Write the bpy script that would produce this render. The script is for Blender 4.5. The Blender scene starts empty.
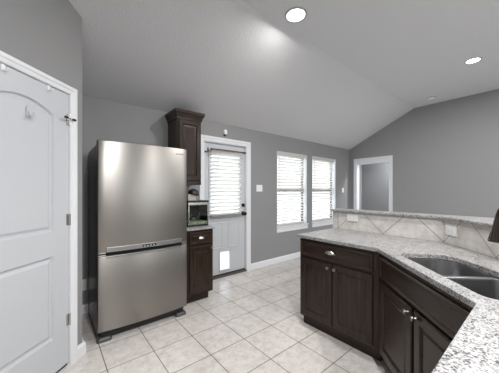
import bpy, bmesh, math, random
from mathutils import Vector, Matrix

C = bpy.context.scene.collection
SC = bpy.context.scene
PI = math.pi
R2 = math.sqrt(0.5)
random.seed(7)

# ------------------------------------------------------------------ camera
cam_d = bpy.data.cameras.new('camera')
cam = bpy.data.objects.new('camera', cam_d)
C.objects.link(cam)
cam.location = (0, 0, 1.36)
cam.rotation_euler = (math.radians(90), 0, math.radians(50.675 - 90))
cam_d.sensor_width = 36
cam_d.lens = 36 * 245.226 / 499
cam_d.shift_y = 4.27 / 499
cam_d.clip_start = 0.02
SC.camera = cam

# ------------------------------------------------------------------ sky, exposure
W = bpy.data.worlds.new('sky')
SC.world = W
W.use_nodes = True
bg = W.node_tree.nodes['Background']
bg.inputs[0].default_value = (0.90, 0.95, 1.0, 1)
bg.inputs[1].default_value = 2.8
SC.view_settings.view_transform = 'Standard'
SC.view_settings.look = 'None'
SC.view_settings.gamma = 1
SC.view_settings.use_curve_mapping = False
SC.view_settings.exposure = 0.95


def lamp(name, loc, power, size, color, rot=(0, 0, 0), spread=180):
    d = bpy.data.lights.new(name, 'AREA')
    d.shape = 'DISK'
    d.size = size
    d.energy = power
    d.color = color
    d.spread = math.radians(spread)
    o = bpy.data.objects.new(name, d)
    o.location = loc
    o.rotation_euler = rot
    C.objects.link(o)
    return o


WARM = (1.0, 0.98, 0.955)
# unseen fill lamps without fixtures, added to brighten kitchen, living room and hall
lamp('can_or_fill_lamp', (0.45, -0.55, 3.10), 40, 0.16, (.98, .985, 1.0))
lamp('can_or_fill_lamp', (1.95, -0.55, 3.10), 18, 0.16, WARM)
lamp('can_or_fill_lamp', (0.2, -1.9, 3.10), 26, 0.16, WARM)
lamp('can_or_fill_lamp', (4.4, -1.6, 3.10), 30, 0.16, (0.95, 0.97, 1.0))
lamp('hall_fill', (6.45, 2.2, 2.40), 16, 0.2, (0.9, 0.94, 1.0))  # added area light that brightens the hall wall, has no fixture


# ------------------------------------------------------------------ material helpers
def mat(name, color=(.5, .5, .5), rough=.5, metal=0., spec=.5):
    m = bpy.data.materials.new(name)
    m.use_nodes = True
    b = m.node_tree.nodes['Principled BSDF']
    b.inputs['Base Color'].default_value = (*color, 1)
    b.inputs['Roughness'].default_value = rough
    b.inputs['Metallic'].default_value = metal
    b.inputs['Specular IOR Level'].default_value = spec
    return m


class NT:
    def __init__(s, m):
        s.t = m.node_tree
        s.b = s.t.nodes['Principled BSDF']

    def n(s, kind, **kw):
        x = s.t.nodes.new(kind)
        for k, v in kw.items():
            setattr(x, k, v)
        return x

    def l(s, a, b):
        s.t.links.new(a, b)

    def math(s, op, a, b=None, c=None):
        x = s.n('ShaderNodeMath', operation=op)
        for i, v in enumerate((a, b, c)):
            if v is None:
                continue
            if hasattr(v, 'is_linked'):
                s.l(v, x.inputs[i])
            else:
                x.inputs[i].default_value = v
        return x.outputs[0]

    def coord(s):
        return s.n('ShaderNodeTexCoord').outputs['Object']

    def noise(s, vec, scale, detail=3, rough=.5, scl=None):
        if scl:
            mp = s.n('ShaderNodeMapping')
            mp.inputs['Scale'].default_value = scl
            s.l(vec, mp.inputs[0])
            vec = mp.outputs[0]
        x = s.n('ShaderNodeTexNoise')
        x.inputs['Scale'].default_value = scale
        x.inputs['Detail'].default_value = detail
        x.inputs['Roughness'].default_value = rough
        s.l(vec, x.inputs['Vector'])
        return x.outputs['Fac']

    def ramp(s, fac, stops, interp='LINEAR'):
        x = s.n('ShaderNodeValToRGB')
        x.color_ramp.interpolation = interp
        e = x.color_ramp.elements
        while len(e) < len(stops):
            e.new(0.5)
        for el, (p, c) in zip(e, stops):
            el.position = p
            el.color = (*c, 1)
        s.l(fac, x.inputs[0])
        return x.outputs[0]

    def mix(s, fac, a, b):
        x = s.n('ShaderNodeMix', data_type='RGBA')
        for v, i in ((fac, 0), (a, 6), (b, 7)):
            if hasattr(v, 'is_linked'):
                s.l(v, x.inputs[i])
            else:
                x.inputs[i].default_value = v if i == 0 else (*v, 1)
        return x.outputs[2]

    def bump(s, h, strength, dist=.002):
        x = s.n('ShaderNodeBump')
        x.inputs['Strength'].default_value = strength
        x.inputs['Distance'].default_value = dist
        s.l(h, x.inputs['Height'])
        s.l(x.outputs[0], s.b.inputs['Normal'])


def paint(name, color, scale=220, strength=.25, rough=.6, dist=.002):
    m = mat(name, color, rough, 0, .3)
    t = NT(m)
    v = t.coord()
    t.bump(t.noise(v, scale, 2), strength, dist)
    return m


M = {}
M['wall'] = paint('grey wall paint', (.270, .268, .268))
M['ceiling'] = paint('ceiling paint', (.63, .63, .64), 62, .9, .7, .0042)
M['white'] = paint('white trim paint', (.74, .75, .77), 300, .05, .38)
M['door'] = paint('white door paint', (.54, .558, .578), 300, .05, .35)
M['plastic'] = mat('white plastic', (.80, .80, .79), .35)
M['black'] = mat('black plastic', (.012, .012, .013), .35)
M['blackmetal'] = mat('black metal', (.02, .019, .018), .3, .6)
M['dark'] = mat('dark gasket', (.01, .01, .01), .7)
M['nickel'] = mat('satin nickel', (.62, .60, .57), .25, 1)
M['pewter'] = mat('dark pewter', (.26, .25, .24), .28, 1)
M['bronze'] = mat('oil rubbed bronze', (.13, .105, .095), .12, 1)
M['rod'] = mat('brown rod', (.10, .08, .065), .4, .3)
M['sash'] = mat('sash vinyl', (.12, .095, .082), .5)
M['blind'] = mat('blind vinyl', (.85, .84, .825), .5)
M['blindrail'] = mat('blind rail', (.60, .56, .535), .5)
M['doorrail'] = mat('door blind rail', (.24, .225, .21), .5)
M['siding'] = mat('ground outside', (.46, .48, .51), .9)
M['neighbour'] = mat('house wall outside', (.68, .665, .65), .9)
M['fridge_side'] = mat('fridge side', (.034, .030, .027), .3, 0, .5)
M['steel_band'] = mat('steel band', (.50, .50, .49), .38, 1)
M['footmetal'] = mat('foot metal', (.10, .097, .093), .45, .3)
M['display'] = mat('control window', (.02, .025, .03), .2)

# blinds let some daylight through
t = NT(M['blind'])
tr = t.n('ShaderNodeBsdfTranslucent')
tr.inputs[0].default_value = (.90, .88, .85, 1)
mx = t.n('ShaderNodeMixShader')
mx.inputs[0].default_value = .5
t.l(t.b.outputs[0], mx.inputs[1])
t.l(tr.outputs[0], mx.inputs[2])
t.l(mx.outputs[0], t.t.nodes['Material Output'].inputs[0])


def glassmat(name, tint=(1, 1, 1), fac=.07, rough=0.):
    m = mat(name)
    t = NT(m)
    a = t.n('ShaderNodeBsdfTransparent')
    a.inputs[0].default_value = (*tint, 1)
    g = t.n('ShaderNodeBsdfGlossy')
    g.inputs['Roughness'].default_value = rough
    x = t.n('ShaderNodeMixShader')
    x.inputs[0].default_value = fac
    t.l(a.outputs[0], x.inputs[1])
    t.l(g.outputs[0], x.inputs[2])
    t.l(x.outputs[0], t.t.nodes['Material Output'].inputs[0])
    return m


M['ring'] = mat('lamp trim', (.40, .40, .40), .5)
M['glass'] = glassmat('window glass', (.97, .99, .98), .06)
M['tankglass'] = glassmat('tank glass', (.90, .95, .93), .035)

# translucent pet flap
M['flap'] = mat('pet flap', (.86, .88, .90), .25)
t = NT(M['flap'])
a = t.n('ShaderNodeBsdfTranslucent')
a.inputs[0].default_value = (.9, .93, .96, 1)
a2 = t.n('ShaderNodeBsdfTransparent')
a2.inputs[0].default_value = (.92, .95, .98, 1)
x1 = t.n('ShaderNodeMixShader')
x1.inputs[0].default_value = .55
t.l(a.outputs[0], x1.inputs[1]); t.l(a2.outputs[0], x1.inputs[2])
x2 = t.n('ShaderNodeMixShader')
x2.inputs[0].default_value = .8
t.l(t.b.outputs[0], x2.inputs[1]); t.l(x1.outputs[0], x2.inputs[2])
t.l(x2.outputs[0], t.t.nodes['Material Output'].inputs[0])

# lamp lens
M['lens'] = mat('lamp lens', (.9, .9, .88), .4)
b = M['lens'].node_tree.nodes['Principled BSDF']
b.inputs['Emission Color'].default_value = (1, .97, .93, 1)
b.inputs['Emission Strength'].default_value = 4.0

# floor tile: grid measured off the room, thin grout
TS = 0.3489
M['tile'] = mat('floor tile', rough=.3)
t = NT(M['tile'])
v = t.coord()
sp = t.n('ShaderNodeSeparateXYZ'); t.l(v, sp.inputs[0])
ux = t.math('DIVIDE', t.math('SUBTRACT', sp.outputs[0], .3435), TS)
uy = t.math('DIVIDE', t.math('SUBTRACT', sp.outputs[1], 2.123), TS)
fx = t.math('ABSOLUTE', t.math('SUBTRACT', t.math('FRACT', t.math('ADD', ux, .5)), .5))
fy = t.math('ABSOLUTE', t.math('SUBTRACT', t.math('FRACT', t.math('ADD', uy, .5)), .5))
edge = t.math('MINIMUM', fx, fy)
mr = t.n('ShaderNodeMapRange'); mr.inputs[1].default_value = .0075; mr.inputs[2].default_value = .012
t.l(edge, mr.inputs[0])
cmb = t.n('ShaderNodeCombineXYZ')
t.l(t.math('FLOOR', ux), cmb.inputs[0]); t.l(t.math('FLOOR', uy), cmb.inputs[1])
wn = t.n('ShaderNodeTexWhiteNoise'); t.l(cmb.outputs[0], wn.inputs['Vector'])
n1 = t.noise(v, 14, 5, .65)
n2 = t.noise(v, 45, 3)
c1 = t.ramp(n1, [(.28, (.54, .50, .455)), (.5, (.66, .625, .59)), (.72, (.74, .71, .68))])
c2 = t.mix(t.math('MULTIPLY', t.math('GREATER_THAN', n2, .60), .25), c1, (.36, .315, .275))
c3 = t.mix(t.math('MULTIPLY', wn.outputs[0], .16), c2, (.44, .405, .37))
c4 = t.mix(mr.outputs[0], (.16, .145, .13), c3)
t.l(c4, t.b.inputs['Base Color'])
rr_ = t.math('SUBTRACT', .75, t.math('MULTIPLY', mr.outputs[0], .55))
t.l(rr_, t.b.inputs['Roughness'])
t.bump(t.math('ADD', mr.outputs[0], t.math('MULTIPLY', n1, .15)), .35, .0015)

# splash tile: the same tile laid on its corner
M['splash'] = mat('splash tile', rough=.35)
t = NT(M['splash'])
v = t.coord()
sp = t.n('ShaderNodeSeparateXYZ'); t.l(v, sp.inputs[0])
P_ = 0.5
zz = t.math('SUBTRACT', sp.outputs[2], .918)
ua = t.math('DIVIDE', t.math('ADD', sp.outputs[0], zz), P_)
ub = t.math('DIVIDE', t.math('SUBTRACT', sp.outputs[0], zz), P_)
fa = t.math('ABSOLUTE', t.math('SUBTRACT', t.math('FRACT', t.math('ADD', ua, .5)), .5))
fb = t.math('ABSOLUTE', t.math('SUBTRACT', t.math('FRACT', t.math('ADD', ub, .5)), .5))
inner = t.math('GREATER_THAN', sp.outputs[0], 0.0)
ed = t.math('MINIMUM', fa, fb)
ed = t.math('MAXIMUM', ed, t.math('SUBTRACT', 1.0, inner))
ed = t.math('MINIMUM', ed, t.math('DIVIDE', t.math('ABSOLUTE', sp.outputs[0]), .36))
mr = t.n('ShaderNodeMapRange'); mr.inputs[1].default_value = .006; mr.inputs[2].default_value = .0095
t.l(ed, mr.inputs[0])
n1 = t.noise(v, 9, 6, .7)
n2 = t.noise(v, 40, 3)
c1 = t.ramp(n1, [(.3, (.45, .41, .375)), (.5, (.59, .565, .54)), (.68, (.70, .685, .67))])
c2 = t.mix(t.math('MULTIPLY', t.math('GREATER_THAN', n2, .62), .2), c1, (.36, .31, .27))
c3 = t.mix(mr.outputs[0], (.20, .18, .16), c2)
t.l(c3, t.b.inputs['Base Color'])
t.bump(mr.outputs[0], .4, .0015)

# speckled granite
M['granite'] = mat('granite', rough=.34, spec=.28)
t = NT(M['granite'])
v = t.coord()
nz = t.n('ShaderNodeTexNoise'); nz.inputs['Scale'].default_value = 60; nz.inputs['Detail'].default_value = 3
t.l(v, nz.inputs['Vector'])
vm = t.n('ShaderNodeVectorMath', operation='MULTIPLY_ADD')
t.l(nz.outputs['Color'], vm.inputs[0]); vm.inputs[1].default_value = (.016, .016, .016); t.l(v, vm.inputs[2])
vo = t.n('ShaderNodeTexVoronoi'); vo.inputs['Scale'].default_value = 190
t.l(vm.outputs[0], vo.inputs['Vector'])
ss = t.n('ShaderNodeSeparateColor'); t.l(vo.outputs['Color'], ss.inputs[0])
big = t.noise(v, 16, 3)
pick = t.math('ADD', ss.outputs[0], t.math('MULTIPLY', t.math('SUBTRACT', big, .5), .5))
c1 = t.ramp(pick, [(0., (.035, .034, .036)), (.11, (.11, .108, .108)), (.22, (.22, .212, .205)),
                   (.34, (.32, .312, .306)), (.50, (.40, .395, .39)), (.78, (.46, .455, .45))], 'CONSTANT')
fine = t.noise(v, 260, 2)
c2 = t.mix(t.math('MULTIPLY', t.math('GREATER_THAN', fine, .62), .5), c1, (.16, .15, .15))
t.l(c2, t.b.inputs['Base Color'])

# espresso stained wood, grain along Z or along X
for nm, sc in (('wood', (9, 9, .7)), ('wood_h', (.7, 9, 9))):
    M[nm] = mat('espresso ' + nm, rough=.24)
    t = NT(M[nm])
    v = t.coord()
    n1 = t.noise(v, 6, 5, .6, sc)
    c1 = t.ramp(n1, [(.3, (.020, .0118, .0082)), (.55, (.034, .0208, .0146)), (.75, (.050, .032, .023))])
    t.l(c1, t.b.inputs['Base Color'])
    t.b.inputs['Specular IOR Level'].default_value = .32
    t.bump(n1, .08, .001)

# brushed stainless steel
for nm, col, ro, an, sc in (('steel', (.295, .280, .260), .36, .75, (1.2, 1.2, 160)), ('sink_steel', (.34, .34, .345), .27, .0, (40, 40, 40))):
    M[nm] = mat('brushed ' + nm, col, ro, 1)
    t = NT(M[nm])
    v = t.coord()
    n1 = t.noise(v, 6, 3, .5, sc)
    if an > .5:
        t.l(t.math('ADD', ro - .06, t.math('MULTIPLY', n1, .12)), t.b.inputs['Roughness'])
    t.b.inputs['Anisotropic'].default_value = an
    t.b.inputs['Anisotropic Rotation'].default_value = .25
    tg = t.n('ShaderNodeTangent', direction_type='RADIAL', axis='Z')
    t.l(tg.outputs[0], t.b.inputs['Tangent'])

M['gravel'] = mat('gravel', rough=.8)
t = NT(M['gravel'])
vo = t.n('ShaderNodeTexVoronoi'); vo.inputs['Scale'].default_value = 90
t.l(t.coord(), vo.inputs['Vector'])
ss = t.n('ShaderNodeSeparateColor'); t.l(vo.outputs['Color'], ss.inputs[0])
t.l(t.ramp(ss.outputs[0], [(0, (.10, .09, .06)), (.5, (.28, .25, .18)), (.9, (.50, .47, .38))]), t.b.inputs['Base Color'])
M['plant'] = mat('aquarium leaf', (.10, .14, .03), .5)
M['plant2'] = mat('aquarium leaf pale', (.24, .25, .10), .5)
M['stone'] = paint('aquarium stone', (.24, .22, .18), 40, .8)
M['tankback'] = mat('tank back', (.012, .014, .014), .7, 0, .15)
M['beige'] = mat('pale plastic', (.50, .45, .42), .4)


# ------------------------------------------------------------------ mesh helpers
def link(name, bm, m, parent=None, smooth=False, bevel=0., loc=None, rotz=None):
    bmesh.ops.recalc_face_normals(bm, faces=bm.faces)
    me = bpy.data.meshes.new(name)
    bm.to_mesh(me)
    bm.free()
    if smooth:
        me.shade_smooth()
        if hasattr(me, 'set_sharp_from_angle'):
            me.set_sharp_from_angle(angle=math.radians(40))
    me.materials.append(M[m] if isinstance(m, str) else m)
    o = bpy.data.objects.new(name, me)
    C.objects.link(o)
    if parent is not None:
        o.parent = parent
    if loc is not None:
        o.location = loc
    if rotz is not None:
        o.rotation_euler = (0, 0, rotz)
    if bevel:
        md = o.modifiers.new('bevel', 'BEVEL')
        md.width = bevel
        md.segments = 2
        md.limit_method = 'ANGLE'
        md.angle_limit = math.radians(35)
    return o


def struct(o):
    o['kind'] = 'structure'
    return o


def tag(o, label, cat, group=None):
    o['label'] = label
    o['category'] = cat
    if group:
        o['group'] = group
    return o


def thing(name, label, cat, loc=(0, 0, 0), rotz=0., group=None):
    o = bpy.data.objects.new(name, None)
    C.objects.link(o)
    o.location = loc
    o.rotation_euler = (0, 0, rotz)
    o.empty_display_size = .05
    return tag(o, label, cat, group) if label else o


def copy_tree(o, parent=None):
    c = o.copy()
    C.objects.link(c)
    if parent is not None:
        c.parent = parent
    for ch in list(o.children):
        copy_tree(ch, c)
    return c


def box(bm, x0, x1, y0, y1, z0, z1):
    vs = [bm.verts.new((x, y, z)) for x in (x0, x1) for y in (y0, y1) for z in (z0, z1)]
    for f in ((0, 1, 3, 2), (4, 6, 7, 5), (0, 4, 5, 1), (2, 3, 7, 6), (0, 2, 6, 4), (1, 5, 7, 3)):
        bm.faces.new([vs[i] for i in f])
    return vs


def bx(*a):
    bm = bmesh.new()
    box(bm, *a)
    return bm


def loft(bm, loops, cap0=False, cap1=False, closed=False):
    L = [[bm.verts.new(p) for p in lp] for lp in loops]
    n = len(L[0])
    rng = list(zip(L, L[1:]))
    if closed:
        rng.append((L[-1], L[0]))
    for a, b in rng:
        for i in range(n):
            bm.faces.new((a[i], a[(i + 1) % n], b[(i + 1) % n], b[i]))
    if cap0:
        bm.faces.new(L[0][::-1])
    if cap1:
        bm.faces.new(L[-1])
    return L


def lathe(bm, prof, seg=20, mtx=None, cap0=True, cap1=True):
    mtx = mtx or Matrix()
    loops = [[mtx @ Vector((r * math.cos(2 * PI * i / seg), r * math.sin(2 * PI * i / seg), z)) for i in range(seg)] for r, z in prof]
    loft(bm, loops, cap0, cap1)


def tube(bm, pts, r, seg=10):
    pts = [Vector(p) for p in pts]
    rs = r if isinstance(r, (list, tuple)) else [r] * len(pts)
    loops = []
    nrm = None
    for i, p in enumerate(pts):
        d = (pts[min(i + 1, len(pts) - 1)] - pts[max(i - 1, 0)]).normalized()
        if nrm is None:
            nrm = d.orthogonal().normalized()
        nrm = (nrm - d * nrm.dot(d)).normalized()
        bn = d.cross(nrm)
        loops.append([p + rs[i] * (math.cos(2 * PI * k / seg) * nrm + math.sin(2 * PI * k / seg) * bn) for k in range(seg)])
    loft(bm, loops, True, True)


def plate(bm, outer, holes, d0, d1, mp):
    """polygon with holes given thickness; mp(u, v, d) -> xyz"""
    tmp = bmesh.new()
    loops = []
    edges = []
    for lp in [outer] + holes:
        vs = [tmp.verts.new((u, v, 0)) for u, v in lp]
        loops.append(vs)
        for i in range(len(vs)):
            edges.append(tmp.edges.new((vs[i], vs[(i + 1) % len(vs)])))
    bmesh.ops.triangle_fill(tmp, use_beauty=True, use_dissolve=False, edges=edges, normal=(0, 0, 1))
    tmp.verts.index_update()
    A = {v: bm.verts.new(mp(v.co.x, v.co.y, d0)) for v in tmp.verts}
    B = {v: bm.verts.new(mp(v.co.x, v.co.y, d1)) for v in tmp.verts}
    for f in tmp.faces:
        bm.faces.new([A[v] for v in f.verts])
        bm.faces.new([B[v] for v in reversed(f.verts)])
    for lp in loops:
        for i in range(len(lp)):
            a, b = lp[i], lp[(i + 1) % len(lp)]
            bm.faces.new((A[a], A[b], B[b], B[a]))
    tmp.free()


def rect(x0, x1, y0, y1):
    return [(x0, y0), (x1, y0), (x1, y1), (x0, y1)]


def rrect(x0, x1, y0, y1, rs, n=6):
    """rounded rectangle, rs = radii at (x0y0, x1y0, x1y1, x0y1)"""
    if not isinstance(rs, (list, tuple)):
        rs = [rs] * 4
    pts = []
    for (cx, cy, a0), r in zip(((x0, y0, PI), (x1, y0, 1.5 * PI), (x1, y1, 0), (x0, y1, .5 * PI)), rs):
        sx = 1 if cx == x0 else -1
        sy = 1 if cy == y0 else -1
        for k in range(n + 1):
            a = a0 + .5 * PI * k / n
            pts.append((cx + sx * r + r * math.cos(a), cy + sy * r + r * math.sin(a)))
    return pts


XZ = lambda y_off=0: (lambda u, v, d: (u, d, v))
XY = lambda u, v, d: (u, v, d)


def panel_front(w0, w1, z0, z1, t=.020, frame=.055, raised=True):
    """door or drawer front, local front plane at y=-t, back at y=0"""
    bm = bmesh.new()
    ring = [(0, 0), (0, -t + .008), (.003, -t + .003), (.009, -t)]
    if frame:
        ring += [(frame - .002, -t), (frame + .004, -t + .0045), (frame + .008, -t + .010)]
        ring += [(frame + .014, -t + .010), (frame + .030, -t + .006)] if raised else []
    loops = [[(w0 + i, y, z0 + i), (w1 - i, y, z0 + i), (w1 - i, y, z1 - i), (w0 + i, y, z1 - i)] for i, y in ring]
    loft(bm, loops, True, True)
    return bm


def knob(parent, x, z, y=-.020, m='pewter'):
    bm = bmesh.new()
    mt = Matrix.Translation((x, y, z)) @ Matrix.Rotation(PI / 2, 4, 'X')
    lathe(bm, [(.008, 0), (.0065, .004), (.0055, .012), (.012, .018), (.0155, .022), (.0145, .027), (.009, .030)], 16, mt)
    return link('knob', bm, m, parent, True)


def cup_pull(parent, x, z, y=-.020, w=.088, h=.032, d=.026):
    bm = bmesh.new()
    nu, nv = 16, 7
    for shell, k in ((0, 1.0), (1, .88)):
        rows = []
        for j in range(nv + 1):
            e = .5 * PI * j / nv
            row = []
            for i in range(nu + 1):
                a = PI * i / nu
                row.append(bm.verts.new((x - k * w / 2 * math.cos(a) * math.cos(e) ** .6 if j < nv else x,
                                         y - k * d * math.sin(a) * math.cos(e),
                                         z + k * h * math.sin(e))))
            rows.append(row)
        for j in range(nv):
            for i in range(nu):
                try:
                    bm.faces.new((rows[j][i], rows[j][i + 1], rows[j + 1][i + 1], rows[j + 1][i]))
                except ValueError:
                    pass
    box(bm, x - w / 2 - .006, x - w / 2 + .004, y - .003, y, z - .002, z + .010)
    box(bm, x + w / 2 - .004, x + w / 2 + .006, y - .003, y, z - .002, z + .010)
    bmesh.ops.remove_doubles(bm, verts=bm.verts, dist=.0001)
    return link('cup_pull', bm, 'nickel', parent, True)


# ------------------------------------------------------------------ the room
YB, XF = 3.27, 6.02
RIDGE_Y, Z_LOW, Z_TOP = 1.815, 2.42, 3.12
SL = (Z_TOP - Z_LOW) / (YB - RIDGE_Y)
KP = -2.255                                   # pantry wall: x - y = KP

struct(link('ground_outside', bx(-14, 26, -16, 30, -.40, -.16), 'siding'))
struct(link('wall_neighbour', bx(-8, 26, 12.5, 12.8, -.16, 5.5), 'neighbour'))
struct(link('floor', bx(-2.0, 7.6, -3.6, 3.42, -.12, 0), 'tile'))

bm = bmesh.new()
prof = [(3.42, Z_LOW - .15 * SL), (RIDGE_Y, Z_TOP), (-3.6, Z_TOP), (-3.6, 3.28), (RIDGE_Y, 3.28), (3.42, 2.50)]
loft(bm, [[(x, y, z) for y, z in prof] for x in (-2.0, 6.24)], True, True)
struct(link('ceiling', bm, 'ceiling'))

DX0, DX1, DZ = 1.785, 2.625, 2.125            # exterior door opening
WIN = [(3.352, 4.262), (4.445, 5.372)]
WZ0, WZ1 = .668, 2.118
bm = bmesh.new()
outer = [(.05, -.12), (XF + .14, -.12), (XF + .14, Z_LOW + .03), (.05, Z_LOW + .03)]
holes = [rect(a, b_, WZ0, WZ1) for a, b_ in WIN] + [rect(DX0, DX1, 0.0, DZ)]
plate(bm, outer, holes, YB, YB + .15, lambda u, v, d: (u, d, v))
struct(link('wall_back', bm, 'wall'))

DY0, DY1, DZ2 = 2.305, 3.082, 2.097            # doorway in the far wall
bm = bmesh.new()
outer = [(YB + .15, -.12), (-3.6, -.12), (-3.6, Z_TOP + .06), (RIDGE_Y, Z_TOP + .06), (YB + .15, Z_LOW - .01)]
plate(bm, outer, [rect(DY0, DY1, 0.0, DZ2)], XF, XF + .12, lambda u, v, d: (d, u, v))
struct(link('wall_right', bm, 'wall'))

# hallway seen through the doorway
struct(link('wall_hall', bx(6.95, 7.07, .6, 3.42, 0, 2.6), 'wall'))
struct(link('wall_hall_end', bx(6.225, 6.945, 3.42, 3.52, 0, 2.6), 'wall'))
struct(link('ceiling_hall', bx(6.145, 6.945, .6, 3.415, 2.44, 2.56), 'ceiling'))

# angled pantry wall, local x runs along the wall
PW = (KP / 2, -KP / 2, 0)
A45 = PI / 4
PS = 1.902                                    # outer corner
PD0, PD1, PDZ = 1.062, 1.782, 2.125           # opening
bm = bmesh.new()
outer = [(-1.0, -.12), (PD0, -.12), (PD0, PDZ), (PD1, PDZ), (PD1, -.12), (PS, -.12), (PS, 3.24), (-1.0, 3.24)]
plate(bm, outer, [], 0, .115, lambda u, v, d: (u, d, v))
struct(link('wall_pantry', bm, 'wall', loc=PW, rotz=A45))
cx_, cy_ = PW[0] + PS * R2, PW[1] + PS * R2
bm = bmesh.new()
plate(bm, [(cy_ + .0, 0), (YB + .05, 0), (YB + .05, Z_LOW + .01), (cy_, Z_LOW + (YB - cy_) * SL + .05)], [], cx_ - .115, cx_ - .001, lambda u, v, d: (d, u, v))
struct(link('wall_pantry_return', bm, 'wall'))
lx, ly = PW[0] - 1.0 * R2, PW[1] - 1.0 * R2
struct(link('wall_left', bx(lx - .12, lx, -3.6, ly + .05, 0, 3.2), 'wall'))


bm = bmesh.new()
plate(bm, rect(lx - .12, XF + .12, 0, 3.2), [rect(1.7, 4.3, .9, 2.25)], -3.72, -3.6, lambda u, v, d: (u, d, v))
struct(link('wall_front', bm, 'wall'))


# baseboards
def base_prof(bm, a, b_, nrm, h=.098, t=.015):
    a, b_, nrm = Vector((*a, 0)), Vector((*b_, 0)), Vector((*nrm, 0)).normalized()
    pr = [(0, .0), (t, .0), (t, h - .022), (t * .55, h - .008), (t * .4, h), (0, h)]
    loft(bm, [[p + nrm * d + Vector((0, 0, z)) for d, z in pr] for p in (a, b_)], True, True)


bm = bmesh.new(); base_prof(bm, (2.70, YB), (XF - .015, YB), (0, -1)); struct(link('baseboard_back', bm, 'white'))
bm = bmesh.new(); base_prof(bm, (cx_ + .02, YB), (1.24, YB), (0, -1)); struct(link('baseboard_back_left', bm, 'white'))
bm = bmesh.new(); base_prof(bm, (XF, -3.5), (XF, 2.225), (-1, 0)); struct(link('baseboard_right', bm, 'white'))
bm = bmesh.new()
base_prof(bm, (PW[0] + 1.831 * R2, PW[1] + 1.831 * R2), (cx_ + .0145, cy_ + .0005), (1, -1))
struct(link('baseboard_pantry', bm, 'white'))
bm = bmesh.new(); base_prof(bm, (cx_, cy_ + .02), (cx_, YB - .02), (1, 0)); struct(link('baseboard_pantry_return', bm, 'white'))


# door casings: profile swept up, over and down in the wall's own plane
def casing(name, x0, x1, z1, w, loc, rotz, legs=(1, 1), z0=0.0, y=0.):
    bm = bmesh.new()
    pr = [(0, 0), (0, -.010), (.010, -.013), (w * .45, -.014), (w * .62, -.020), (w, -.020), (w, 0)]
    path = []
    if legs[0]:
        path.append(lambda d: (x0 - d, z0))
    path.append(lambda d: (x0 - d, z1 + d))
    path.append(lambda d: (x1 + d, z1 + d))
    if legs[1]:
        path.append(lambda d: (x1 + d, z0))
    loft(bm, [[(f(d)[0], y + yy, f(d)[1]) for d, yy in pr] for f in path], True, True)
    return struct(link(name, bm, 'white', loc=loc, rotz=rotz))


casing('trim_1', DX0 + .012, DX1 - .012, DZ - .012, .078, (0, YB, 0), 0)
casing('trim_2', PD0 + .010, PD1 - .010, PDZ - .010, .057, PW, A45)
# far doorway faces -X: local x = -Y
casing('trim_3', -DY1 + .010, -DY0 - .010, DZ2 - .010, .075, (XF, 0, 0), -PI / 2)


# jamb linings
def jamb(name, x0, x1, z1, depth, t, loc, rotz, tt=None):
    tt = tt or t
    bm = bmesh.new()
    plate(bm, [(x0, 0), (x0, z1), (x1, z1), (x1, 0), (x1 - t, 0), (x1 - t, z1 - tt), (x0 + t, z1 - tt), (x0 + t, 0)], [], .0005, depth, lambda u, v, d: (u, d, v))
    return struct(link(name, bm, 'white', loc=loc, rotz=rotz))


jamb('trim_4', DX0 + .001, DX1 - .001, DZ - .001, .149, .020, (0, YB, 0), 0)
jamb('trim_5', PD0 + .001, PD1 - .001, PDZ - .001, .114, .012, PW, A45)
jamb('trim_6', -DY1 + .001, -DY0 - .001, DZ2 - .001, .119, .014, (XF, 0, 0), -PI / 2, .078)

# ------------------------------------------------------------------ exterior door
ed0, ed1, edz = DX0 + .024, DX1 - .024, DZ - .026
EZ = .028
d1 = thing('door_1', None, None, (0, YB + .035, 0))
struct(d1)
gx0, gx1, gz0, gz1 = ed0 + .115, ed1 - .115, .99, 1.985
pans = [(ed0 + .11, 2.155, .44, .86), (2.255, ed1 - .11, .44, .86), (ed0 + .11, 2.155, .16, .385), (2.255, ed1 - .11, .16, .385)]
pet = (2.082, 2.305, .080, .408)
bm = bmesh.new()
plate(bm, rect(ed0, ed1, EZ, edz), [rect(gx0, gx1, gz0, gz1), rect(pet[0] + .014, pet[1] - .014, pet[2] + .02, pet[3] - .02)], 0, .044, lambda u, v, d: (u, d, v))
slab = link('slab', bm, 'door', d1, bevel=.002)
for (a, b_, c, e) in pans[:2]:
    bm = bmesh.new()
    lo = [(0, 0), (.004, -.006), (.016, -.006), (.024, -.001), (.045, -.004)]
    loft(bm, [[(a + i, y, c + i), (b_ - i, y, c + i), (b_ - i, y, e - i), (a + i, y, e - i)] for i, y in lo], True, True)
    link('moulded_panel', bm, 'door', d1)
bm = bmesh.new()
plate(bm, rect(gx0 - .03, gx1 + .03, gz0 - .03, gz1 + .03), [rect(gx0 + .008, gx1 - .008, gz0 + .008, gz1 - .008)], -.012, .006, lambda u, v, d: (u, d, v))
link('glazing_frame', bm, 'door', d1, bevel=.004)
link('glass_pane', bx(gx0, gx1, .018, .024, gz0, gz1), 'glass', d1)
pd = thing('pet_door', None, None)
pd.parent = d1
pd['label'] = 'white framed pet flap low in the door'
bm = bmesh.new()
plate(bm, rect(*pet), [rect(pet[0] + .016, pet[1] - .016, pet[2] + .022, pet[3] - .022)], -.014, .0, lambda u, v, d: (u, d, v))
link('flap_frame', bm, mat('grey frame plastic', (.52, .53, .54), .4), pd, bevel=.003)
link('flap', bx(pet[0] + .017, pet[1] - .017, .012, .017, pet[2] + .023, pet[3] - .023), 'flap', pd)
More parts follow.
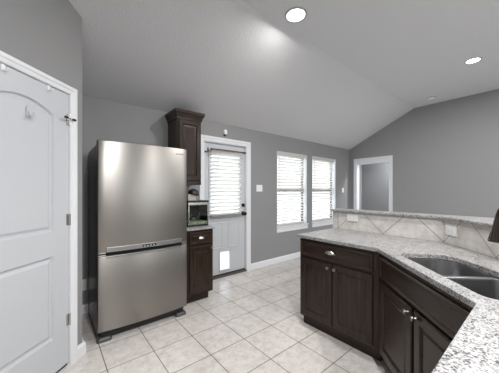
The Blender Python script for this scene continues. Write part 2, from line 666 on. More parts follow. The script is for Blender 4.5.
# deadbolt and knob
bm = bmesh.new()
mt = Matrix.Translation((2.562, 0, 1.115)) @ Matrix.Rotation(PI / 2, 4, 'X')
lathe(bm, [(.032, 0), (.032, .006), (.028, .012), (.012, .014), (.012, .016)], 20, mt)
box(bm, 2.554, 2.570, -.036, -.015, 1.093, 1.137)
link('deadbolt', bm, 'blackmetal', d1, True)
bm = bmesh.new()
mt = Matrix.Translation((2.560, 0, .975)) @ Matrix.Rotation(PI / 2, 4, 'X') @ Matrix.Scale(1.12, 4)
lathe(bm, [(.033, 0), (.033, .005), (.026, .010), (.012, .014), (.012, .032), (.022, .040), (.029, .052), (.027, .064), (.012, .070)], 20, mt)
link('door_knob', bm, 'blackmetal', d1, True)
# sweep at the foot, strike plates, threshold
link('door_sweep', bx(ed0, ed1, -.006, .0, EZ - .006, EZ + .010), 'dark', d1)
bm = bmesh.new()
loft(bm, [[(x, YB + y, z) for y, z in ((-.030, .001), (-.030, .010), (.005, .021), (.13, .021), (.13, .001))] for x in (DX0 + .0225, DX1 - .0225)], True, True)
struct(link('trim_7', bm, 'rod'))
for z, o_ in ((1.115, 0), (.975, 1)):
    link('strike_plate', bx(ed1 + .001, ed1 + .005, -.012, .020, z - .03, z + .03), 'nickel', d1)

# black latch hook beside the blind
hk = thing('latch_hook', 'small black latch at the top left of the white back door', 'latch', (1.842, YB - .004, 1.955))
bm = bmesh.new()
box(bm, -.017, .017, .033, .039, -.012, .012)
link('latch_plate', bm, 'blackmetal', hk)
bm = bmesh.new(); tube(bm, [(0, .034, 0), (0, .010, 0), (.006, -.004, .004), (.012, -.006, .016)], .0055, 8)
link('latch_bar', bm, 'blackmetal', hk, True)


# ------------------------------------------------------------------ blinds
def blind(label, x0, x1, z0, z1, y, pitch, width, tilt, group, valance=.06, ladders=2, rail='blindrail', cat='blind'):
    r = thing('window_blind', label, cat, ((x0 + x1) / 2, y, z0), 0, group)
    w = (x1 - x0) / 2
    H = z1 - z0
    link('valance', bx(-w, w, -.040, -.028, H - valance, H), 'blindrail' if valance > .045 else 'blind', r, bevel=.003)
    link('head_rail', bx(-w + .004, w - .004, -.026, .022, H - .045, H - .001), 'blind', r)
    bm = bmesh.new()
    z = .035
    c, s = math.cos(tilt) * width / 2, math.sin(tilt) * width / 2
    while z < H - .055:
        # gently crowned slat
        pr = [(-c, -s), (0, .0022), (c, s), (c, s + .0022), (0, .0046), (-c, -s + .0022)]
        loft(bm, [[(x, yy, z + zz_) for yy, zz_ in pr] for x in (-w + .006, w - .006)], True, True)
        z += pitch
    link('slats', bm, 'blind', r)
    link('bottom_rail', bx(-w + .004, w - .004, -.024, .024, .0, .028), rail, r, bevel=.003)
    for k in range(ladders):
        x = -w + .13 + k * (2 * w - .26) / max(1, ladders - 1)
        bm = bmesh.new()
        for yy in (-c - .003, c + .003):
            tube(bm, [(x, yy, .02), (x, yy, H - .045)], .0011, 5)
        link('ladder_cord', bm, 'blind', r)
    return r


GB = 'white slatted blinds in the two windows'
b1 = blind('white slatted blind in the window nearer the back door', WIN[0][0] + .014, WIN[0][1] - .045, WZ0 + .006, WZ1 - .012, YB + .050, .058, .068, math.radians(-33), GB)
b2 = blind('white slatted blind in the window nearer the far corner', WIN[1][0] + .014, WIN[1][1] - .045, WZ0 + .006, WZ1 - .012, YB + .050, .058, .068, math.radians(-33), GB)
for b_ in (b1, b2):
    w = .42
    bm = bmesh.new(); tube(bm, [(-w + .06, -.045, 1.38), (-w + .062, -.045, .78)], .004, 6)
    link('tilt_wand', bm, 'blind', b_)
b3 = blind('short white blind over the glass of the back door', gx0 - .020, gx1 + .005, .955, 1.985, YB - .008, .058, .068, math.radians(-34), None, .04, rail='doorrail')
bm = bmesh.new(); tube(bm, [(-.17, -.046, .93), (-.172, -.046, .74)], .006, 6); link('tilt_wand', bm, 'blind', b3)

# curtain rod over the door glass
cr = thing('curtain_rod', 'thin dark rod across the top of the back door glass', 'curtain rod', (2.20, YB - .085, 1.985))
bm = bmesh.new(); tube(bm, [(-.335, 0, .002), (.33, 0, .002)], .012, 10); link('rod', bm, 'rod', cr, True)
for sx in (-.315, .31):
    bm = bmesh.new()
    box(bm, sx - .013, sx + .013, .110, .119, -.035, .035)
    box(bm, sx - .007, sx + .007, -.006, .112, -.016, -.007)
    box(bm, sx - .007, sx + .007, -.013, -.006, -.016, .010)
    link('rod_bracket', bm, 'sash', cr)

# ------------------------------------------------------------------ windows
for k, (a, b_) in enumerate(WIN):
    w = thing('window_%d' % (k + 1), None, None, (0, YB, 0))
    struct(w)
    bm = bmesh.new()
    plate(bm, rect(a + .0005, b_ - .0005, WZ0 + .0005, WZ1 - .0005), [rect(a + .010, b_ - .010, WZ0 + .004, WZ1 - .010)], .002, .098, lambda u, v, d: (u, d, v))
    link('jamb_liner', bm, 'white', w)
    bm = bmesh.new()
    plate(bm, rect(a + .001, b_ - .001, WZ0 + .001, WZ1 - .001), [rect(a + .035, b_ - .035, WZ0 + .035, 1.345), rect(a + .035, b_ - .035, 1.405, WZ1 - .035)], .099, .145, lambda u, v, d: (u, d, v))
    link('sash_frame', bm, 'sash', w)
    link('window_pane', bx(a + .033, b_ - .033, .118, .123, WZ0 + .033, 1.36), 'glass', w)
    link('window_pane', bx(a + .033, b_ - .033, .118, .123, 1.39, WZ1 - .033), 'glass', w)
    bm = bmesh.new()
    box(bm, a - .025, b_ + .025, -.032, -.0005, WZ0 - .020, WZ0 + .003)
    link('stool', bm, 'white', w, bevel=.005)
    bm = bmesh.new()
    box(bm, a - .015, b_ + .015, -.016, -.0005, WZ0 - .105, WZ0 - .021)
    link('apron', bm, 'white', w, bevel=.004)

# ------------------------------------------------------------------ pantry door
p = thing('door_2', None, None, PW, A45)
struct(p)
q0, q1, qz0, qz1 = PD0 + .015, PD1 - .015, .022, PDZ - .016


def arch_poly(x0, x1, z0, zs, rise, i, n=14):
    pts = [(x0 + i, z0 + i), (x1 - i, z0 + i)]
    for k in range(n + 1):
        f = k / n
        x = (x1 - i) + (x0 - x1 + 2 * i) * f
        g = 2 * f - 1
        pts.append((x, zs - i + rise * (math.cos(g * PI / 2) ** .9)))
    return pts


PX0, PX1 = 1.212, 1.640
top = lambda i: arch_poly(PX0, PX1, 1.062, 1.915, .062, i)
bot = lambda i: [(PX0 + i, .275 + i), (PX1 - i, .275 + i), (PX1 - i, .882 - i), (PX0 + i, .882 - i)]
bm = bmesh.new()
plate(bm, rect(q0, q1, qz0, qz1), [top(0), bot(0)], 0.004, .036, lambda u, v, d: (u, d, v))
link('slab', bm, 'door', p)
for f in (top, bot):
    bm = bmesh.new()
    lo = [(0, .004), (.010, .019), (.022, .020), (.040, .0085), (.046, .008)]
    loft(bm, [[(x, y, z) for x, z in f(i)] for i, y in lo], False, True)
    link('moulded_panel', bm, 'door', p)
link('gap_shade_strip', bx(q0 + .002, q1 - .002, .012, .034, .001, qz0 - .001), 'dark', p)  # near-black strip standing in for the shade under the door
for hz in (.357, 1.135, 1.912):
    hb = bmesh.new()
    tube(hb, [(q1 + .004, -.006, hz - .045), (q1 + .004, -.006, hz + .045)], .006, 10)
    box(hb, q1 - .020, q1 + .003, .001, .0035, hz - .044, hz + .044)
    link('hinge', hb, 'nickel', p, True)
# hinge pin door stop with black tips
hs = bmesh.new()
tube(hs, [(q1 - .050, -.030, 1.918), (q1 - .020, -.030, 1.918), (q1 + .004, -.012, 1.918), (q1 + .016, -.026, 1.918)], .0045, 8)
st = link('hinge_stop', hs, 'nickel', p, True)
for (x, y) in ((q1 - .055, -.030), (q1 + .020, -.030)):
    hb = bmesh.new()
    tube(hb, [(x - .012, y, 1.918), (x + .012, y, 1.918)], .009, 8)
    link('rubber_tip', hb, 'black', st, True)

# over-the-door hangers and adhesive hook
for s_, lb in ((1.302, 'white over-door hanger near the left edge of the photo'), (1.597, 'white over-door hanger nearer the hinges of the pantry door')):
    h = thing('door_hanger', lb, 'hanger', (PW[0] + s_ * R2, PW[1] + s_ * R2, qz1), A45, 'hangers over the pantry door')
    bm = bmesh.new()
    box(bm, -.010, .010, .001, .0034, -.038, .0012)
    link('hanger_strap', bm, 'plastic', h)
    bm = bmesh.new()
    tube(bm, [(0, .0, -.030), (0, -.014, -.040), (0, -.024, -.034), (0, -.026, -.020)], .0045, 8)
    link('hanger_hook', bm, 'plastic', h, True)
h = thing('adhesive_hook', 'small white hook stuck on the arched panel of the pantry door', 'hook', (PW[0] + 1.455 * R2, PW[1] + 1.455 * R2, 1.845), A45)
bm = bmesh.new()
loft(bm, [[(x, y, z) for x, z in rrect(-.016, .016, -.010, .072, .0155, 5)] for y in (.0065, -.001)], True, True)
link('hook_plate', bm, 'door', h, bevel=.001)
bm = bmesh.new()
tube(bm, [(0, .0, .040), (0, -.008, .010), (0, -.024, -.002), (0, -.034, .016), (0, -.036, .028)], [.008, .0085, .008, .007, .005], 8)
link('hook_arm', bm, 'door', h, True)


# ------------------------------------------------------------------ switches, outlets, sensor
def switch(label, loc, rotz, toggles=1, w=.075):
    r = thing('light_switch', label, 'light switch', loc, rotz)
    bm = bmesh.new()
    box(bm, -w / 2, w / 2, -.006, -.0003, -.059, .059)
    link('wall_plate', bm, 'plastic', r, bevel=.003)
    for k in range(toggles):
        x = (k - (toggles - 1) / 2) * .046
        bm = bmesh.new()
        box(bm, x - .016, x + .016, -.009, -.0055, -.033, .033)
        link('rocker', bm, 'plastic', r, bevel=.0015)
    return r


switch('wide white switch plate on grey wall right of the back door', (2.905, YB, 1.405), 0, 2, .140)
switch('narrow white switch plate right of the second window', (5.70, YB, 1.375), 0, 1, .078)


def outlet(label, loc, rotz, horizontal=False):
    r = thing('outlet', label, 'outlet', loc, rotz)
    W_, H_ = (.127, .078) if horizontal else (.078, .127)
    link('cover_plate', bx(-W_ / 2, W_ / 2, -.007, -.0003, -H_ / 2, H_ / 2), 'plastic', r, bevel=.003)
    for sg in (-1, 1):
        cx, cz = (sg * .021, 0) if horizontal else (0, sg * .021)
        bm = bmesh.new()
        loft(bm, [[(cx + x, y, cz + z) for x, z in rrect(-.016, .016, -.0145, .0145, .010, 4)] for y in (-.0065, -.009)], True, True)
        f = link('receptacle', bm, 'plastic', r)
        bm = bmesh.new()
        for o_ in (-.006, .006):
            if horizontal:
                box(bm, cx - .004, cx + .004, -.0094, -.0088, cz + o_ - .001, cz + o_ + .001)
            else:
                box(bm, cx + o_ - .001, cx + o_ + .001, -.0094, -.0088, cz - .004, cz + .004)
        link('slots', bm, 'dark', f)
    return r


SX = 2.645                                     # face of the splash
outlet('white outlet plate on the splash near the end of the bar', (SX, 1.400, 1.056), -PI / 2, True)
dg = lambda s, n: ((s + n) * R2, (s - n) * R2)
NSP = (SX - .575) * R2
sc_ = (SX + .575) * R2
x_, y_ = dg(sc_ - .090, NSP)
outlet('white outlet plate on the splash just right of the bar corner', (x_, y_, 1.028), -.75 * PI, True)
outlet('low outlet plate in the gap between refrigerator and angled wall', (.292, YB, .315), 0)

ms = thing('motion_sensor', 'small white sensor on the wall above the back door', 'sensor', (2.165, YB, 2.285))
bm = bmesh.new()
loft(bm, [[(x * k, y, z) for x, z in rrect(-.031, .031, -.033, .040, .018, 4)] for y, k in ((-.0003, 1), (-.028, 1), (-.040, .78))], True, True)
link('sensor_case', bm, 'plastic', ms, True)
bm = bmesh.new()
loft(bm, [[(x, y, z) for x, z in rrect(-.020, .020, -.052, -.036, .006, 4)] for y in (-.004, -.032)], True, True)
link('sensor_foot', bm, 'black', ms, True)

# ------------------------------------------------------------------ recessed lights
def can(label, x, y, power, col, r=.112):
    t_ = thing('recessed_light', label, 'ceiling light', (x, y, Z_TOP), 0, 'recessed ceiling lights')
    bm = bmesh.new()
    seg = 32
    pr = [(r * .80, -.0005), (r * .80, -.006), (r * .9, -.010), (r, -.004), (r, -.0005)]
    loft(bm, [[(rr * math.cos(2 * PI * i / seg), rr * math.sin(2 * PI * i / seg), z) for i in range(seg)] for rr, z in pr], closed=True)
    link('trim_ring', bm, 'ring', t_, True)
    bm = bmesh.new()
    lathe(bm, [(r * .80, -.0008), (r * .80, -.0045), (r * .4, -.0065)], 32)
    link('lens', bm, 'lens', t_)
    l_ = lamp('can_or_fill_lamp', (x, y, Z_TOP - .016), power, r * 1.5, col)
    return t_


can('large recessed light near the ceiling fold, upper middle', 1.915, 1.606, 13, WARM)
can('recessed light in the far ceiling at upper right', 4.435, .649, 13, (.95, .96, 1.0), .088)
sd = thing('smoke_detector', 'small flat detector on the far ceiling above the doorway wall', 'detector', (5.55, 1.39, Z_TOP))
bm = bmesh.new(); lathe(bm, [(.065, -.0005), (.065, -.012), (.055, -.030), (.02, -.034)], 24); link('detector_case', bm, 'plastic', sd, True)
bm = bmesh.new(); lathe(bm, [(.0665, -.013), (.0665, -.019)], 24); link('vent_ring', bm, 'dark', sd, True)

# ------------------------------------------------------------------ refrigerator
FX0, FX1, FY = .333, 1.177, 2.522
fr = thing('refrigerator', 'stainless steel refrigerator with freezer drawer below, beside the angled wall', 'refrigerator', ((FX0 + FX1) / 2, FY, 0))
hw = (FX1 - FX0) / 2
link('body', bx(-hw + .006, hw - .006, .072, .705, .045, 1.785), 'fridge_side', fr, bevel=.006)


def bowed(z0, z1, y_back=.066, bow=.026, x0=-hw, x1=hw, n=18, edge=.010):
    """door skin, bowed out in the middle and rounded at its edges"""
    bm = bmesh.new()
    xs = [x0] + [x0 + edge * k / 3 for k in (1, 2, 3)] + [x0 + edge + (x1 - x0 - 2 * edge) * k / n for k in range(1, n)] + [x1 - edge * k / 3 for k in (3, 2, 1)] + [x1]
    front = []
    for x in xs:
        g = x / hw
        d = min(x - x0, x1 - x)
        rnd = edge - math.sqrt(max(0, edge ** 2 - (edge - min(d, edge)) ** 2))
        front.append((x, -bow * (1 - g * g) + rnd))
    ring = lambda ins, z: [(x, y + ins, z) for x, y in front] + [(x1 - .001, y_back, z), (x0 + .001, y_back, z)]
    loft(bm, [ring(.006, z0), ring(.0015, z0 + .002), ring(0, z0 + .006), ring(0, z1 - .006), ring(.0015, z1 - .002), ring(.006, z1)], True, True)
    return bm


def sub_box(bm, x0, x1, z0, z1, y0, y1, n=16, bow=.026):
    """strip that follows the bowed front, from y0 to y1 in front of the skin"""
    loops = []
    for k in range(n + 1):
        x = x0 + (x1 - x0) * k / n
        f = -bow * (1 - (x / hw) ** 2)
        loops.append([(x, f + y0, z0), (x, f + y1, z0), (x, f + y1, z1), (x, f + y0, z1)])
    loft(bm, loops, True, True)


dr = link('fridge_door', bowed(.806, 1.812), 'steel', fr, True)
bm = bmesh.new(); sub_box(bm, -hw + .068, hw - .062, .806, .848, -.005, .012)
gb = link('grip_band', bm, 'steel_band', dr, bevel=.0015)
bm = bmesh.new(); sub_box(bm, -.052, .080, .816, .838, -.0065, 0)
cp = link('control_panel', bm, 'display', gb)
for k in range(4):
    bm = bmesh.new()
    sub_box(bm, -.040 + k * .030, -.026 + k * .030, .820, .828, -.0075, -.004, 2)
    link('indicator', bm, 'plastic', cp)
bm = bmesh.new()
for k in range(7):
    sub_box(bm, hw - .130 + k * .0125, hw - .130 + k * .0125 + .0085, 1.747, 1.757, -.0012, .002, 2)
link('maker_badge', bm, mat('badge grey', (.10, .10, .10), .4, .5), dr)
fz = link('freezer_door', bowed(.098, .770), 'steel', fr, True)
bm = bmesh.new(); sub_box(bm, -hw + .068, hw - .062, .752, .7705, -.004, .012)
link('grip_lip', bm, 'steel_band', fz, bevel=.0015)
link('gasket', bx(-hw + .010, hw - .010, .022, .071, .768, .808), 'dark', fr)
for par, za, zb in ((dr, .7925, .8065), (fz, .7695, .7845)):
    for xa, xb in ((-hw, -hw + .067), (hw - .061, hw)):
        link('door_corner', bowed(za, zb, x0=xa, x1=xb, n=4, edge=.004), 'steel', par, True)
# toe grille and feet
bm = bmesh.new(); box(bm, -hw + .03, hw - .03, .045, .070, .022, .094); link('toe_grille', bm, 'black', fr, bevel=.004)
for sx in (-1, 1):
    bm = bmesh.new()
    loft(bm, [[(sx * (hw - .058) + x, y + .046, z) for x, y in rrect(-.062, .062, -.040, .034, .028, 5)] for z in (0, .018)] +
         [[(sx * (hw - .058) + x * .8, y * .8 + .050, z) for x, y in rrect(-.062, .062, -.040, .034, .028, 5)] for z in (.034,)], True, True)
    link('foot', bm, 'footmetal', fr, True)
for sx in (-1, 1):
    bm = bmesh.new(); box(bm, sx * (hw - .05) - .04, sx * (hw - .05) + .04, .02, .12, 1.786, 1.806)
    link('hinge_cover', bm, 'fridge_side', fr, bevel=.004)
for sx in (-1, 1):
    link('roller', bx(sx * (hw - .06) - .02, sx * (hw - .06) + .02, .60, .66, 0, .044), 'black', fr)


# ------------------------------------------------------------------ cabinets
def carcass(parent, w, d, z0, z1, open_top=True, t=.018, mat_='wood'):
    bm = bmesh.new()
    plan_o = rect(0, w, 0, d)
    plate(bm, plan_o, [rect(t, w - t, t, d - t)], z0, z1, XY)
    box(bm, t, w - t, t, d - t, z0, z0 + t)
    if not open_top:
        box(bm, t, w - t, t, d - t, z1 - t, z1)
    return link('carcass', bm, mat_, parent)


def toe(parent, w, d, rec=.055):
    return link('toe_kick', bx(.004, w - .004, rec, d, 0, .0995), 'wood_h', parent)


# small base cabinet between refrigerator and back door
SW = .365
bc = thing('base_cabinet', 'narrow dark base cabinet between the refrigerator and the back door', 'cabinet', (1.248, 2.705, 0), 0)
carcass(bc, SW, .56, .10, .882)
toe(bc, SW - .03, .56)
dd = link('drawer', panel_front(.040, SW - .018, .705, .862, frame=.026), 'wood_h', bc)
cup_pull(dd, SW / 2 + .01, .775)
dd = link('door', panel_front(.040, SW - .018, .128, .688, frame=.052), 'wood', bc)
knob(dd, SW - .035, .650)
ct = bmesh.new()
box(ct, 1.238, 1.628, 2.678, YB - .001, .884, .906)
tag(link('countertop', ct, 'granite', bevel=.004), 'small pale granite top on the narrow cabinet under the fish tank', 'countertop')

# wall cabinet above it
UC0, UC1, UF = 1.250, 1.576, 2.948
uc = thing('wall_cabinet', 'tall narrow dark cabinet with crown hung on the wall above fish tank', 'cabinet', (UC0, UF, 0))
uw = UC1 - UC0
carcass(uc, uw, YB - UF - .001, 1.475, 2.30, False)
dd = link('door', panel_front(.012, uw - .012, 1.492, 2.268, frame=.056), 'wood', uc)
bm = bmesh.new()
prf = [(0, 2.272), (.008, 2.272), (.012, 2.295), (.024, 2.325), (.040, 2.352), (.043, 2.382), (0, 2.382)]
dpt = YB - UF - .002
pth = [lambda d: (-d, dpt), lambda d: (-d, -d), lambda d: (uw + d, -d), lambda d: (uw + d, dpt)]
loft(bm, [[(*f(d), z) for d, z in prf] for f in pth], True, True)
link('crown_moulding', bm, 'wood_h', uc)
bm = bmesh.new()
box(bm, 0, uw, -.004, .014, 1.438, 1.4745)
box(bm, 0, .014, .0142, dpt, 1.438, 1.4745)
box(bm, uw - .014, uw, .0142, dpt, 1.438, 1.4745)
link('light_rail', bm, 'wood_h', uc)

# peninsula cabinet: two doors under one drawer, faces the kitchen
PFX = 1.995
cpX, cpY = PFX, .8424
pw = 1.613 - cpY
pc = thing('base_cabinet', 'dark base cabinet with two doors and one wide drawer at peninsula end', 'cabinet', (PFX, 1.613, 0), -PI / 2)
carcass(pc, pw - .0008, .64, .10, .882)
toe(pc, pw - .002, .64, .048)
dd = link('drawer', panel_front(.014, pw - .040, .714, .858, frame=.020, raised=False), 'wood_h', pc)
cup_pull(dd, pw / 2 - .03, .783)
mid = pw / 2 - .014
dd = link('door', panel_front(.014, mid - .003, .128, .694, frame=.056), 'wood', pc); knob(dd, mid - .034, .658)
dd = link('door', panel_front(mid + .003, pw - .040, .128, .694, frame=.056), 'wood', pc); knob(dd, mid + .034, .658)

# diagonal sink cabinet
FN = (PFX - cpY) * R2                            # n of its face
sA, sB = (cpX + cpY) * R2, 1.034
LD = sA - sB
x_, y_ = dg(sA, FN)
sk = thing('sink_cabinet', 'dark angled cabinet with two doors under the sink', 'cabinet', (x_, y_, 0), -.75 * PI)
# plan in local axes (x along face to the right, y into the cabinet)
def to_local(X, Y):
    s, n = (X + Y) * R2, (X - Y) * R2
    return (sA - s, n - FN)
plan = [(0.0012, 0), to_local(2.635, cpY - .001), to_local(2.635, .600), to_local(1.63, -.405), to_local(1.3072, -.44), (LD - .0005, 0)]
cxp = sum(q[0] for q in plan) / 6; cyp = sum(q[1] for q in plan) / 6
bm = bmesh.new()
inner = [(cxp + (u - cxp) * .955, cyp + (v - cyp) * .955) for u, v in plan]
plate(bm, plan, [inner], .10, .882, XY)
plate(bm, inner, [], .10, .118, XY)
link('carcass', bm, 'wood', sk)
bm = bmesh.new()
tp = [(.07, .055), to_local(2.55, .81), to_local(2.55, .55), to_local(1.62, -.37), to_local(1.36, -.37), (LD - .07, .055)]
plate(bm, tp, [], 0, .0995, XY)
link('toe_kick', bm, 'wood_h', sk)
link('false_front', panel_front(.045, LD - .045, .694, .856, frame=.020, raised=False), 'wood_h', sk)
mid = .500
dd = link('door', panel_front(.045, mid - .012, .128, .676, frame=.058), 'wood', sk); knob(dd, mid - .040, .640)
dd = link('door', panel_front(mid + .012, LD - .045, .128, .676, frame=.058), 'wood', sk); knob(dd, mid + .040, .640)

# cabinet under the run that comes towards the camera
bc3 = thing('base_cabinet', 'dark base cabinet under the granite at the lower right corner', 'cabinet', (1.3055, .155, 0), PI)
carcass(bc3, .94, .59, .10, .882)
toe(bc3, .93, .59)
dd = link('door', panel_front(.045, .44, .128, .682), 'wood', bc3); knob(dd, .40, .646)
dd = link('door', panel_front(.45, .90, .128, .682), 'wood', bc3); knob(dd, .49, .646)
dd = link('drawer', panel_front(.045, .90, .700, .862, frame=.022, raised=False), 'wood_h', bc3); cup_pull(dd, .47, .780)

# ------------------------------------------------------------------ worktop with sink cut-out
S0, S1, N0, N1 = 1.085, 1.842, .882, 1.222
CE = 1.132                                       # x - y of the diagonal front edge
outer = [(1.974, 1.640), (SX - .001, 1.640), (SX - .001, .5755), (1.62, -.449), (.35, -.449), (.35, .184), (CE + .184, .184), (1.974, 1.974 - CE)]
sinkhole = [dg(s, n) for s, n in rrect(S0, S1, N0, N1, [.075, .045, .135, .13], 8)]
bm = bmesh.new()
plate(bm, outer, [sinkhole], .8835, .914, XY)
tag(link('countertop', bm, 'granite', bevel=.004), 'large speckled granite worktop running round the corner with the sink cut in it', 'countertop')

# double bowl undermount sink, local x = s, y = n (mirrored frame written out in world axes)
si = thing('kitchen_sink', 'double bowl stainless steel sink set into the granite worktop', 'sink', (*dg((S0 + S1) / 2, (N0 + N1) / 2), .8825))
ox, oy = dg((S0 + S1) / 2, (N0 + N1) / 2)


def SN(s, n, z):
    a, b_ = dg(s, n)
    return (a - ox, b_ - oy, z - .8825)


midS = 1.470
for (a, b_, rs) in ((S0 - .028, midS, [.08, .045, .06, .10]), (midS, S1 + .028, [.045, .06, .14, .06])):
    n0, n1 = N0 - .028, N1 + .028
    a2 = a + (.018 if a < midS - .1 else .016); b2 = b_ - (.018 if b_ > midS + .1 else .016)
    n0b, n1b = n0 + .018, n1 - .018
    L = []
    L.append([SN(s, n, .8825) for s, n in rrect(a, b_, n0, n1, [max(.001, r - .02) if not ((s_ == 'm')) else .001 for r, s_ in zip(rs, ['m' if a == midS else 'o', 'm' if b_ == midS else 'o', 'm' if b_ == midS else 'o', 'm' if a == midS else 'o'])], 8)])
    for ins, z in ((0, .8825), (.004, .8805), (.006, .874), (.012, .72), (.022, .700), (.045, .690), (.075, .688)):
        L.append([SN(s, n, z) for s, n in rrect(a2 + ins, b2 - ins, n0b + ins, n1b - ins, [max(.02, r - ins * .5) for r in rs], 8)])
    bm = bmesh.new()
    loft(bm, L, False, True)
    bo = link('bowl', bm, 'sink_steel', si, True)
    cs, cn = (a2 + b2) / 2, (n0b + n1b) / 2
    bm = bmesh.new()
    px, py, pz_ = SN(cs, cn, .6885)
    lathe(bm, [(.045, 0), (.044, .003), (.034, .001), (.030, -.004)], 20, Matrix.Translation((px, py, pz_)))
    link('drain', bm, 'nickel', bo, True)

# pull-out faucet at the back of the sink
fs, fn = 1.445, 1.335
fx, fy = dg(fs, fn)
fc = thing('faucet', 'dark bronze kitchen faucet at the right edge of the photo', 'faucet', (fx, fy, .914), -.75 * PI)
# local -y points to the kitchen (towards smaller n)
bm = bmesh.new(); lathe(bm, [(.030, 0), (.030, .006), (.024, .016), (.021, .060), (.023, .075), (.017, .085)], 20); link('faucet_base', bm, 'bronze', fc, True)
bm = bmesh.new()
pts = [(0, 0, .08), (0, 0, .297)]
for k in range(1, 13):
    a = math.radians(165) * k / 12
    pts.append((0, -.0656 + .0656 * math.cos(a), .297 + .078 * math.sin(a)))
tube(bm, pts, .0135, 12)
link('spout', bm, 'bronze', fc, True)
bm = bmesh.new()
a0 = Vector(pts[-1]); dv = Vector((0, -.12, -.993)).normalized()
z0v = .335 - .0
tube(bm, [a0 - dv * .004, a0 + dv * .01, a0 + dv * .03, a0 + dv * .090, a0 + dv * .132, a0 + dv * .145, a0 + dv * .150], [.0135, .0165, .018, .025, .032, .0335, .030], 16)
link('spray_head', bm, 'bronze', fc, True)
bm = bmesh.new(); tube(bm, [(.020, 0, .055), (.045, 0, .062), (.10, -.005, .085)], [.011, .009, .006], 10); link('lever', bm, 'bronze', fc, True)

# ------------------------------------------------------------------ half wall, splash and bar
WT = .125
HN0 = NSP + .0085
# plan of the half wall: straight part then diagonal part
x0w = SX + .008
def bar_plan(front, back, y_end, ylow):
    """front / back offsets measured from the splash face, positive away from the kitchen"""
    kf = (NSP + front) / R2
    kb = (NSP + back) / R2
    xf, xb = SX + front, SX + back
    return [(xf, y_end), (xb, y_end), (xb, xb - kb), (ylow + kb, ylow), (ylow + kf, ylow), (xf, xf - kf)]


bm = bmesh.new(); plate(bm, bar_plan(.0085, .0085 + WT, 1.648, -.46), [], 0, 1.116, XY)
struct(link('wall_bar', bm, 'wall'))
bm = bmesh.new(); box(bm, -.070, SX * 0 + 1.0045, .0005, .0080, .9145, 1.116)
struct(link('backsplash_straight', bm, 'splash', loc=(SX, 1.579, 0), rotz=-PI / 2))
bm = bmesh.new(); box(bm, -.0, 1.44, .0005, .0080, .9145, 1.116)
struct(link('backsplash_diagonal', bm, 'splash', loc=(SX, .575, 0), rotz=-.75 * PI))
bp = bar_plan(-.024, .16, 1.662, -.46)
bp[1:4] = [(2.805, 1.662), (2.805, .10), (2.245, -.46)]
bm = bmesh.new(); plate(bm, bp, [], 1.1165, 1.140, XY)
tag(link('bar_top', bm, 'granite', bevel=.005), 'narrow raised granite bar ledge on top of the tiled half wall', 'bar top')

# ------------------------------------------------------------------ fish tank
TX0, TX1, TY0, TY1, TZ0 = 1.338, 1.622, 2.83, 3.10, .906
tk = thing('fish_tank', 'small glass fish tank with dark lid on narrow granite top', 'fish tank', ((TX0 + TX1) / 2, TY0, TZ0))
tw, td = (TX1 - TX0) / 2, TY1 - TY0
bm = bmesh.new(); plate(bm, rect(-tw, tw, 0, td), [rect(-tw + .012, tw - .012, .012, td - .012)], 0, .018, XY); link('base_frame', bm, 'black', tk, bevel=.002)
bm = bmesh.new(); plate(bm, rect(-tw + .003, tw - .003, .003, td - .003), [rect(-tw + .008, tw - .008, .008, td - .008)], .0185, .272, XY); link('glass_walls', bm, 'tankglass', tk)
link('tank_floor', bx(-tw + .0085, tw - .0085, .0085, td - .0085, .0185, .024), 'tankback', tk)
link('back_panel', bx(-tw + .0085, tw - .0085, td - .014, td - .0085, .0245, .270), 'tankback', tk)
bm = bmesh.new(); plate(bm, rect(-tw, tw, 0, td), [rect(-tw + .012, tw - .012, .012, td - .012)], .2725, .306, XY); link('side_panel', bx(tw - .0145, tw - .0085, .0085, td - .0145, .0245, .270), 'tankback', tk)
link('top_frame', bm, 'nickel', tk, bevel=.002)
link('lid', bx(-tw - .004, tw + .004, -.004, td + .004, .3065, .330), 'black', tk, bevel=.004)
for sx in (-1, 1):
    link('corner_strip', bx(sx * (tw - .008) - .008, sx * (tw - .008) + .008, -.0015, .0025, .0185, .272), 'nickel', tk)
wx = lambda x: (TX0 + TX1) / 2 + x
gv = link('gravel', bx(TX0 + .009, TX1 - .016, TY0 + .009, TY1 - .015, TZ0 + .0245, TZ0 + .060), 'gravel')
gv['label'] = 'coarse tan gravel lying in the fish tank'; gv['category'] = 'gravel'; gv['kind'] = 'stuff'
GPL = 'plants growing in the fish tank'
rnd = random.Random(3)
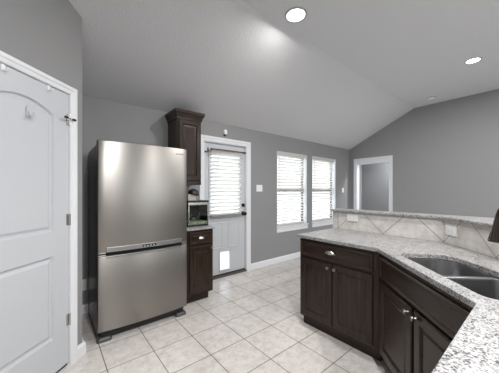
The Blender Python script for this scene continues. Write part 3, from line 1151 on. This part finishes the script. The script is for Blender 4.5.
for i, (px, py, hh, m_, lb) in enumerate(((-.095, .10, .19, 'plant2', 'tall pale plant at the left of the fish tank'), (-.03, .16, .09, 'plant', 'low dark plant in the middle of the fish tank'),
                                           (.045, .11, .075, 'plant2', 'low pale bushy plant right of centre in the fish tank'), (.10, .17, .11, 'plant', 'dark bushy plant at the right end of the fish tank'))):
    bm = bmesh.new()
    for k in range(16):
        a = rnd.uniform(0, 2 * PI); sp_ = rnd.uniform(.004, .028); h_ = hh * rnd.uniform(.5, 1)
        ca, sa = math.cos(a), math.sin(a)
        lw = .006
        pp = [(f * f * sp_, f * h_) for f in (0, .35, .7, 1)]
        ls = []
        for j, (r_, z_) in enumerate(pp):
            w_ = lw * (.5, 1, .9, .15)[j]
            ls.append([(ca * r_ - sa * w_, sa * r_ + ca * w_, z_), (ca * r_ + sa * w_, sa * r_ - ca * w_, z_), (ca * (r_ + .0012), sa * (r_ + .0012), z_ + .0012)])
        loft(bm, ls, True, True)
    tag(link('aquarium_plant', bm, m_, loc=(wx(px), TY0 + py, TZ0 + .058)), lb, 'plant', GPL)
bm = bmesh.new()
bmesh.ops.create_icosphere(bm, subdivisions=2, radius=.035)
for v_ in bm.verts:
    v_.co *= rnd.uniform(.85, 1.12); v_.co.z *= .7
tag(link('aquarium_rock', bm, 'stone', loc=(wx(.02), TY0 + .18, TZ0 + .078)), 'rounded tan stone on the gravel in the fish tank', 'rock')

# pale gadget with black domed top on the lid
ap = thing('fish_feeder', 'small pale gadget with black domed top standing on fish tank lid', 'feeder', (1.425, 2.93, TZ0 + .330))
bm = bmesh.new()
loft(bm, [[(x, y, z) for x, y in rrect(-.060, .055, -.04, .05, .012, 4)] for z in (0, .080)], True, True)
link('feeder_body', bm, 'beige', ap, bevel=.003)
bm = bmesh.new()
mt = Matrix.Translation((.026, -.012, .074)) @ Matrix.Rotation(math.radians(12), 4, 'Y') @ Matrix.Scale(1.22, 4)
lathe(bm, [(.058, 0), (.060, .010), (.056, .028), (.044, .046), (.026, .058), (.008, .062)], 24, mt)
link('domed_top', bm, 'black', ap, True)
bm = bmesh.new(); tube(bm, [(.074, -.006, 0), (.074, -.006, .070)], .006, 8); link('support_post', bm, 'nickel', ap, True)
